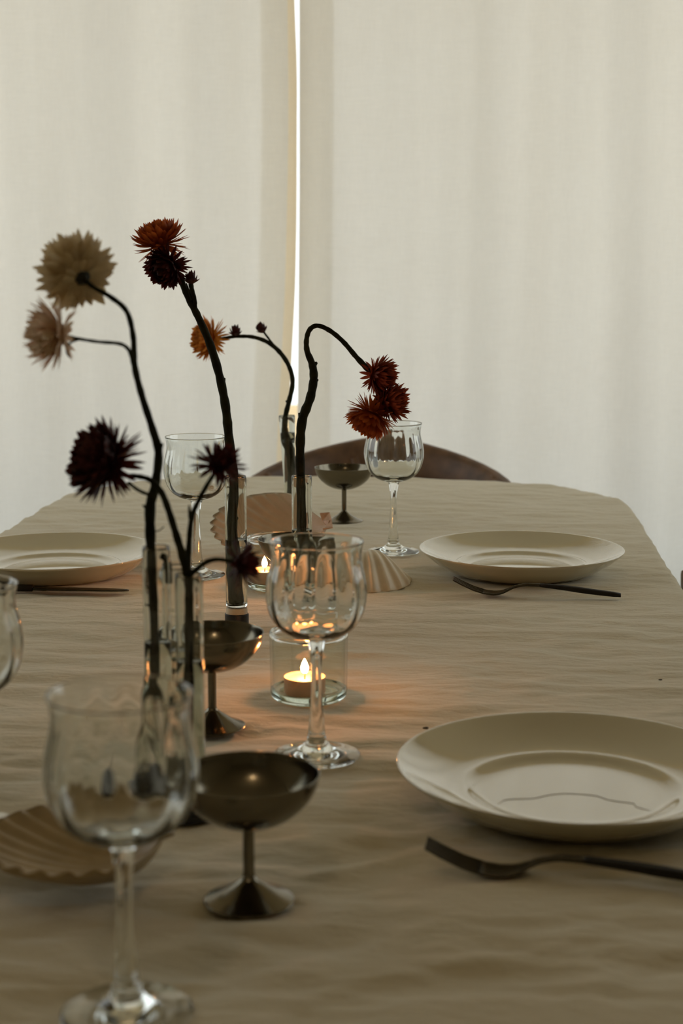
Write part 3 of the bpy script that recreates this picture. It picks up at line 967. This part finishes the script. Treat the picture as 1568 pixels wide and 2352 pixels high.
# F1: two pale flowers, left tube
base = Vector((pA.x, pA.y, TBL + 0.018))
f1 = thing('strawflower', 'strawflower stem with two pale cream flowers in the left foreground tube', 'flower', base, 0, 'dried strawflowers')
mm = YA / 3640.0
stem_obj(f1, [
    [(361, 1740, YA, 8 * mm), (358, 1560, YA, 9 * mm), (352, 1380, YA, 11 * mm), (346, 1250, YA, 12 * mm), (345, 1165, YA, 13 * mm), (357, 1110, YA, 11 * mm), (364, 1040, YA + .004, 10.5 * mm), (350, 985, YA + .008, 9.5 * mm),
     (326, 910, YA + .012, 8.5 * mm), (309, 840, YA + .014, 8 * mm), (306, 775, YA + .016, 7 * mm), (291, 716, YA + .016, 6.5 * mm), (255, 683, YA + .014, 6 * mm), (215, 660, YA + .012, 5 * mm), (188, 636, YA + .010, 4.5 * mm)],
    [(307, 838, YA + .014, 6 * mm), (297, 806, YA + .010, 4.8 * mm), (276, 790, YA + .006, 4.4 * mm), (225, 785, YA, 4 * mm), (180, 778, YA - .004, 4 * mm), (146, 770, YA - .008, 4 * mm)],
    [(182, 779, YA - .004, 3 * mm), (164, 786, YA - .006, 2.5 * mm), (153, 798, YA - .006, 2 * mm), (154, 812, YA - .006, 2.2 * mm), (161, 822, YA - .006, 1.2 * mm)],
    [(352, 1222, YA - .004, 1.2 * mm), (366, 1218, YA - .006, 1.4 * mm), (376, 1210, YA - .008, .6 * mm)],
    [(388, 1340, YA + .004, 8 * mm), (384, 1290, YA + .004, 9 * mm), (370, 1278, YA + .003, 7 * mm)]],
    nubs=[(345, 1175, 328, 1160, YA, 6 * mm), (368, 1030, 374, 1018, YA + .004, 5 * mm), (350, 1392, 332, 1388, YA, 4 * mm)])
head(f1, 84 * mm, atY(190, 638, YA + .010) - base, (-.52, .72, .34), M['p_white'], 'pale', 1, label='large cream flower seen from behind')
head(f1, 74 * mm, atY(146, 768, YA - .008) - base, (-.93, -.15, .02), M['p_pink'], 'half', 2, label='pale pink flower facing left')

# F2: dark maroon, right foreground tube
base = Vector((pB.x, pB.y, TBL + 0.018))
f2 = thing('strawflower', 'branching strawflower stem with three dark maroon heads in the left foreground', 'flower', base, 0, 'dried strawflowers')
mm = YB2 / 3640.0
Y = YB2
stem_obj(f2, [
    [(433, 1700, Y, 9 * mm), (434, 1540, Y, 10 * mm), (434, 1420, Y, 11 * mm), (434, 1350, Y, 11 * mm), (429, 1310, Y, 12 * mm), (408, 1240, Y - .004, 9 * mm), (388, 1175, Y - .008, 8 * mm), (370, 1130, Y - .010, 7.5 * mm), (345, 1103, Y - .010, 6.5 * mm), (315, 1094, Y - .010, 6 * mm), (286, 1092, Y - .010, 5.5 * mm), (262, 1078, Y - .010, 5 * mm)],
    [(431, 1312, Y, 8 * mm), (434, 1250, Y, 7 * mm), (440, 1190, Y, 6.5 * mm), (456, 1150, Y - .004, 6 * mm), (478, 1110, Y - .006, 5.5 * mm), (496, 1082, Y - .006, 5 * mm)],
    [(436, 1320, Y, 7 * mm), (456, 1304, Y - .004, 6 * mm), (478, 1289, Y - .008, 6 * mm), (505, 1285, Y - .010, 5 * mm), (545, 1293, Y - .012, 4.5 * mm)],
    [(294, 1108, Y - .010, 4 * mm), (318, 1126, Y - .012, 4 * mm), (345, 1137, Y - .012, 4 * mm), (362, 1138, Y - .010, 3 * mm)]],
    nubs=[(436, 1190, 434, 1160, Y, 4.5 * mm), (430, 1335, 446, 1328, Y, 4 * mm)])
head(f2, 96 * mm, atY(256, 1068, Y - .010) - base, (-.80, -.42, .42), M['p_dark'], 'open', 3, label='largest maroon flower head')
head(f2, 60 * mm, atY(499, 1076, Y - .006) - base, (.22, -.15, .55), M['p_dark'], 'spiky', 4)
head(f2, 58 * mm, atY(543, 1294, Y - .012) - base, (.92, .10, .0), M['p_dark'], 'spiky', 5)

# F3: rust, single tube with the pale ring
Y = vb.y
mm = Y / 3640.0
base = Vector((vb.x, vb.y, TBL + 0.026))
f3 = thing('strawflower', 'tall strawflower stem with rust heads and a bud in the black-footed tube', 'flower', base, 0, 'dried strawflowers')
stem_obj(f3, [
    [(543, 1388, Y, 13 * mm), (538, 1300, Y, 13 * mm), (533, 1200, Y, 12.5 * mm), (537, 1110, Y, 11.5 * mm), (526, 1010, Y, 11 * mm), (518, 935, Y, 10.5 * mm), (503, 860, Y, 10 * mm), (482, 790, Y, 9.5 * mm), (455, 728, Y, 8.5 * mm), (433, 685, Y, 8 * mm), (416, 645, Y, 7.5 * mm), (400, 618, Y + .004, 6.5 * mm), (382, 585, Y + .008, 6 * mm), (374, 565, Y + .008, 6 * mm)],
    [(448, 712, Y, 5 * mm), (447, 690, Y - .003, 5 * mm), (441, 668, Y - .005, 5.5 * mm), (438, 652, Y - .006, 6 * mm)],
    [(404, 622, Y, 5 * mm), (392, 612, Y - .006, 4 * mm), (384, 606, Y - .010, 4 * mm)]],
    nubs=[(536, 1196, 546, 1188, Y, 7 * mm), (440, 690, 428, 650, Y - .004, 3 * mm), (510, 880, 516, 868, Y, 6 * mm)])
head(f3, 62 * mm, atY(372, 568, Y + .008) - base, (-.30, -.10, .92), M['p_rust'], 'open', 6, label='rust-orange flower on top')
head(f3, 50 * mm, atY(389, 606, Y - .008) - base, (-.38, -.55, -.42), M['p_dark'], 'open', 7)
head(f3, 26 * mm, atY(438, 650, Y - .006) - base, (0.06, -.05, 1), M['p_dark'], 'bud', 8)

# F4: orange, flared tube far back
Y = vd.y
mm = Y / 3640.0
base = Vector((vd.x, vd.y, TBL + 0.010))
f4 = thing('strawflower', 'slender arching strawflower stem with an orange head and two buds', 'flower', base, 0, 'dried strawflowers')
stem_obj(f4, [
    [(666, 1158, Y, 7 * mm), (670, 1090, Y, 9 * mm), (666, 1040, Y, 9.5 * mm), (655, 1000, Y, 8.5 * mm), (655, 960, Y, 6.5 * mm), (664, 920, Y, 6 * mm), (672, 880, Y, 5.5 * mm), (665, 845, Y, 5.5 * mm), (645, 812, Y, 5.5 * mm), (616, 787, Y, 5 * mm), (580, 774, Y, 4.5 * mm), (540, 773, Y, 4 * mm), (510, 778, Y, 4 * mm), (488, 782, Y, 4 * mm)],
    [(634, 802, Y, 3.5 * mm), (620, 782, Y - .004, 2.5 * mm), (605, 762, Y - .006, 2.5 * mm)],
    [(560, 774, Y, 3 * mm), (548, 773, Y, 3 * mm), (542, 770, Y, 4 * mm)]],
    nubs=[(668, 1015, 672, 1008, Y, 5 * mm), (662, 926, 656, 920, Y, 4 * mm)])
head(f4, 50 * mm, atY(490, 781, Y) - base, (-.84, -.30, .14), M['p_orange'], 'open', 9, label='orange flower behind the rust stem')
head(f4, 22 * mm, atY(542, 770, Y) - base, (-.1, -.1, 1), M['p_dark'], 'bud', 10)
head(f4, 21 * mm, atY(604, 762, Y - .006) - base, (-.42, -.1, .9), M['p_dark'], 'bud', 11)

# F5: drooping brick red heads, clear tube in the middle
Y = vc.y
mm = Y / 3640.0
base = Vector((vc.x, vc.y, TBL + 0.0370))
f5 = thing('strawflower', 'thick strawflower stem bent over with three drooping brick red heads', 'flower', base, 0, 'dried strawflowers')
stem_obj(f5, [
    [(694, 1340, Y, 12 * mm), (693, 1240, Y, 11.5 * mm), (691, 1120, Y, 11 * mm), (689, 1030, Y, 11 * mm), (694, 965, Y, 11.5 * mm), (712, 915, Y, 10.5 * mm), (720, 870, Y, 10 * mm), (717, 838, Y, 9 * mm), (705, 806, Y, 7 * mm), (704, 778, Y, 6 * mm), (712, 756, Y, 6 * mm), (730, 748, Y, 5.5 * mm), (758, 760, Y - .004, 5.5 * mm), (788, 785, Y - .008, 5.5 * mm), (818, 820, Y - .012, 6 * mm), (842, 845, Y - .014, 7 * mm), (858, 860, Y - .014, 7 * mm),
     (868, 885, Y - .010, 6 * mm), (868, 912, Y - .008, 5.5 * mm), (862, 934, Y - .010, 5 * mm), (856, 948, Y - .012, 5 * mm)],
    [(869, 905, Y - .008, 4 * mm), (876, 916, Y - .008, 4 * mm), (884, 926, Y - .008, 4 * mm)]],
    nubs=[(718, 840, 728, 832, Y, 7 * mm), (692, 970, 686, 948, Y, 5 * mm), (722, 872, 731, 874, Y, 6 * mm)])
head(f5, 44 * mm, atY(858, 860, Y - .012) - base, (.80, -.45, -.12), M['p_red'], 'half', 12)
head(f5, 46 * mm, atY(884, 926, Y - .008) - base, (.80, -.45, .22), M['p_red'], 'half', 13)
head(f5, 58 * mm, atY(857, 946, Y - .012) - base, (-.42, -.20, -.80), M['p_rust'], 'open', 14, label='rust flower facing down')


# ================================================================== CUTLERY
def loft(mb_, st):
    """stations: (x, y_centre, z_mid, half_width, half_thickness) -> closed bevelled bar along x"""
    o = []
    for (x, yc, z, hw, ht) in st:
        bx = hw * 0.72; bz = ht * 0.55
        o += [(x, yc - hw, z - bz), (x, yc - bx, z - ht), (x, yc + bx, z - ht), (x, yc + hw, z - bz), (x, yc + hw, z + bz), (x, yc + bx, z + ht), (x, yc - bx, z + ht), (x, yc - hw, z + bz)]
    n = len(st)
    fs = [(i * 8 + j, (i + 1) * 8 + j, (i + 1) * 8 + (j + 1) % 8, i * 8 + (j + 1) % 8) for i in range(n - 1) for j in range(8)]
    fs += [tuple(range(8)), tuple((n - 1) * 8 + j for j in range(7, -1, -1))]
    mb_.add(o, fs)

def fork(tip, end, label):
    """tip and end are points on the cloth"""
    d = end - tip
    t = thing('fork', label, 'fork', (tip.x, tip.y, TBL), math.atan2(d.y, d.x), 'dark dinner forks')
    def zc(x):
        xs = [0, .010, .024, .038, .049, .058, .066, .074, .086, .105, .135, .165, .200]
        zs = [.0190, .0138, .0076, .0034, .0022, .0034, .0072, .0112, .0138, .0134, .0106, .0070, .0036]
        return float(np.interp(x, xs, zs))
    mb_ = MB()
    for k in range(4):
        yc = (k - 1.5) * 0.0066
        loft(mb_, [(x, yc * (0.93 + 0.07 * x / .05), zc(x), 0.0016 if x > .003 else 0.0009, 0.0010) for x in np.linspace(0, 0.038, 9)])
    st = []
    for x in np.linspace(0.036, 0.104, 18):
        hw = float(np.interp(x, [.036, .046, .054, .062, .070, .080, .104], [.0117, .0118, .0108, .0080, .0044, .0028, .0034]))
        ht = float(np.interp(x, [.036, .07, .104], [.0010, .0014, .0019]))
        st.append((x, 0, zc(x), hw, ht))
    loft(mb_, st)
    mb_.build('fork_head', M['dark_metal'], t)
    mb_ = MB()
    st = []
    for x in np.linspace(0.1035, 0.198, 12):
        st.append((x, 0, zc(x), float(np.interp(x, [.1035, .15, .198], [.0036, .0048, .0036])), float(np.interp(x, [.1035, .15, .195, .198], [.0020, .0030, .0026, .0020]))))
    loft(mb_, st)
    mb_.build('handle', M['black_handle'], t)
fork(at(1040, 1364), at(1416, 1374), 'dark fork lying before the far right plate')
tipn = at(978, 1999); fork(tipn, tipn + (at(1416, 1367) - at(1040, 1355)).normalized() * 0.2, 'large dark fork in the right foreground, handle cut by the frame')
# knife on the left
k_tip, k_dir = at(297, 1361), (at(297, 1361) - at(36, 1358)).normalized()
kn = thing('table_knife', 'dark table knife lying before the left plate', 'knife', (k_tip.x, k_tip.y, TBL), math.atan2(-k_dir.y, -k_dir.x))
mb_ = MB()
loft(mb_, [(x, float(np.interp(x, [0, .05, .12], [.003, .001, 0])), .0034, float(np.interp(x, [0, .004, .02, .07, .10, .108, .118], [.0012, .0040, .0075, .0090, .0082, .0052, .0042])), .0009 if x < .1 else .0016) for x in np.linspace(0, .118, 24)])
mb_.build('blade', M['dark_metal'], kn)
mb_ = MB()
loft(mb_, [(x, 0, .0042, float(np.interp(x, [.1175, .15, .21], [.0046, .0060, .0056])), .0036) for x in np.linspace(.1175, .212, 8)])
mb_.build('handle', M['black_handle'], kn)


# ================================================================== SHELLS
def scallop(name, label, size, depth, ribs, rib_h, mat, loc, rot, fan=60, rib_pow=0.8, ear_mat=None):
    t = thing(name, label, 'shell', loc, 0, 'scallop shells')
    t.rotation_euler = rot
    ears = True
    nphi, ns = ribs * 8, 26
    F_ = math.radians(fan)
    top, bot = [], []
    for i in range(nphi + 1):
        u_ = i / nphi * 2 - 1
        ph = u_ * F_
        L = size * math.cos(ph * 0.92)
        rib = math.cos(2 * math.pi * ribs * (i / nphi))
        L *= 1 + 0.018 * rib
        for j in range(ns + 1):
            s = j / ns
            rr = L * s
            x = rr * math.sin(ph); y = rr * math.cos(ph)
            prof = math.sin(math.pi * min(1.0, s) ** 0.72) ** 0.85 * (1 - 0.55 * s * abs(u_) ** 2.5)
            z = depth * prof * (1 - abs(u_) ** 4 * 0.75) + rib_h * rib * s ** rib_pow
            top.append((x, y - size * 0.5, z))
    n = ns + 1
    bot = [(x, y, z - 0.0018) for (x, y, z) in top]
    fs = []
    for i in range(nphi):
        for j in range(ns):
            fs.append((i * n + j, i * n + j + 1, (i + 1) * n + j + 1, (i + 1) * n + j))
    m_ = len(top)
    fb = [tuple(reversed([k + m_ for k in q_])) for q_ in fs]
    edge = []
    for i in range(nphi):
        a, b = i * n + ns, (i + 1) * n + ns
        edge.append((a, a + m_, b + m_, b))
    for j in range(ns):
        edge.append((j, j + m_, j + 1 + m_, j + 1)); a = nphi * n
        edge.append((a + j, a + j + 1, a + j + 1 + m_, a + j + m_))
    mesh_obj('shell_valve', top + bot, fs + fb + edge, mat, t)
    if ears:
        mb_ = MB()
        e = size * 0.13
        y0 = -size * 0.5
        for sx in (-1, 1):
            pts_ = [(0, y0 - 0.003, 0.0), (sx * e, y0 - 0.002, 0.0), (sx * e * 1.02, y0 + e * 0.55, 0.0008), (sx * e * 0.55, y0 + e * 0.42, depth * 0.22), (0, y0 + e * 0.2, depth * 0.25)]
            pts2 = [(x, y, z - 0.0016) for x, y, z in pts_]
            k = len(pts_)
            mb_.add(pts_ + pts2, [tuple(range(k)), tuple(range(2 * k - 1, k - 1, -1))] + [(i, i + k, (i + 1) % k + k, (i + 1) % k) for i in range(k)])
        mb_.build('hinge_ear', ear_mat or mat, t, smooth=False)
    return t
R_ = math.radians
# large half shell, hollow side up, before the flared tube
c = at(622, 1203, TBL + 0.041)
rot_ = (Matrix.Rotation(R_(20), 3, 'X') @ Matrix.Rotation(R_(-84), 3, 'Z') @ Matrix.Rotation(math.pi, 3, 'X')).to_euler()
sh = scallop('scallop_shell', 'large pink-brown scallop shell lying hollow side up behind the farther candle', 0.160, 0.034, 17, 0.0008, M['shell_pink'], (c.x, c.y, TBL + 0.041), rot_, rib_pow=2.5, ear_mat=M['shell_red'])
# ribbed shell right of the middle glass
c = at(838, 1338)
scallop('scallop_shell', 'cream ribbed scallop shell lying hollow side down right of the middle glass', 0.108, 0.034, 11, 0.0013, M['shell'], (c.x, c.y + 0.004, TBL + 0.0022), (R_(-4), 0, R_(180)))
# shell in the left foreground, hollow side up
c = at(165, 2035)
scallop('scallop_shell', 'brown scallop shell lying hollow side up in the left foreground', 0.122, 0.026, 15, 0.0011, M['shell_brown'], (c.x, c.y + 0.01, TBL + 0.0285), (R_(180), 0, R_(-72)), rib_pow=4.0)


# ================================================================== CRUMBS
for (u, v_, lab, sc) in ((978, 1674, 'tiny dark crumb on the cloth left of the large near plate', 1.0), (1516, 1563, 'tiny dark crumb on the cloth behind the large near plate', 0.7)):
    bm = bmesh.new()
    bmesh.ops.create_icosphere(bm, subdivisions=2, radius=0.0018 * sc)
    r_ = random.Random(u)
    for vv in bm.verts:
        vv.co = Vector((vv.co.x * 1.5, vv.co.y, vv.co.z * 0.5)) * r_.uniform(.75, 1.2)
    me = bpy.data.meshes.new('crumb'); bm.to_mesh(me); bm.free(); me.materials.append(M['crumb'])
    o = bpy.data.objects.new('crumb', me); COL.objects.link(o)
    p_ = at(u, v_); o.location = (p_.x, p_.y, TBL + 0.0008)
    tag(o, lab, 'crumb', 'crumbs on the cloth')
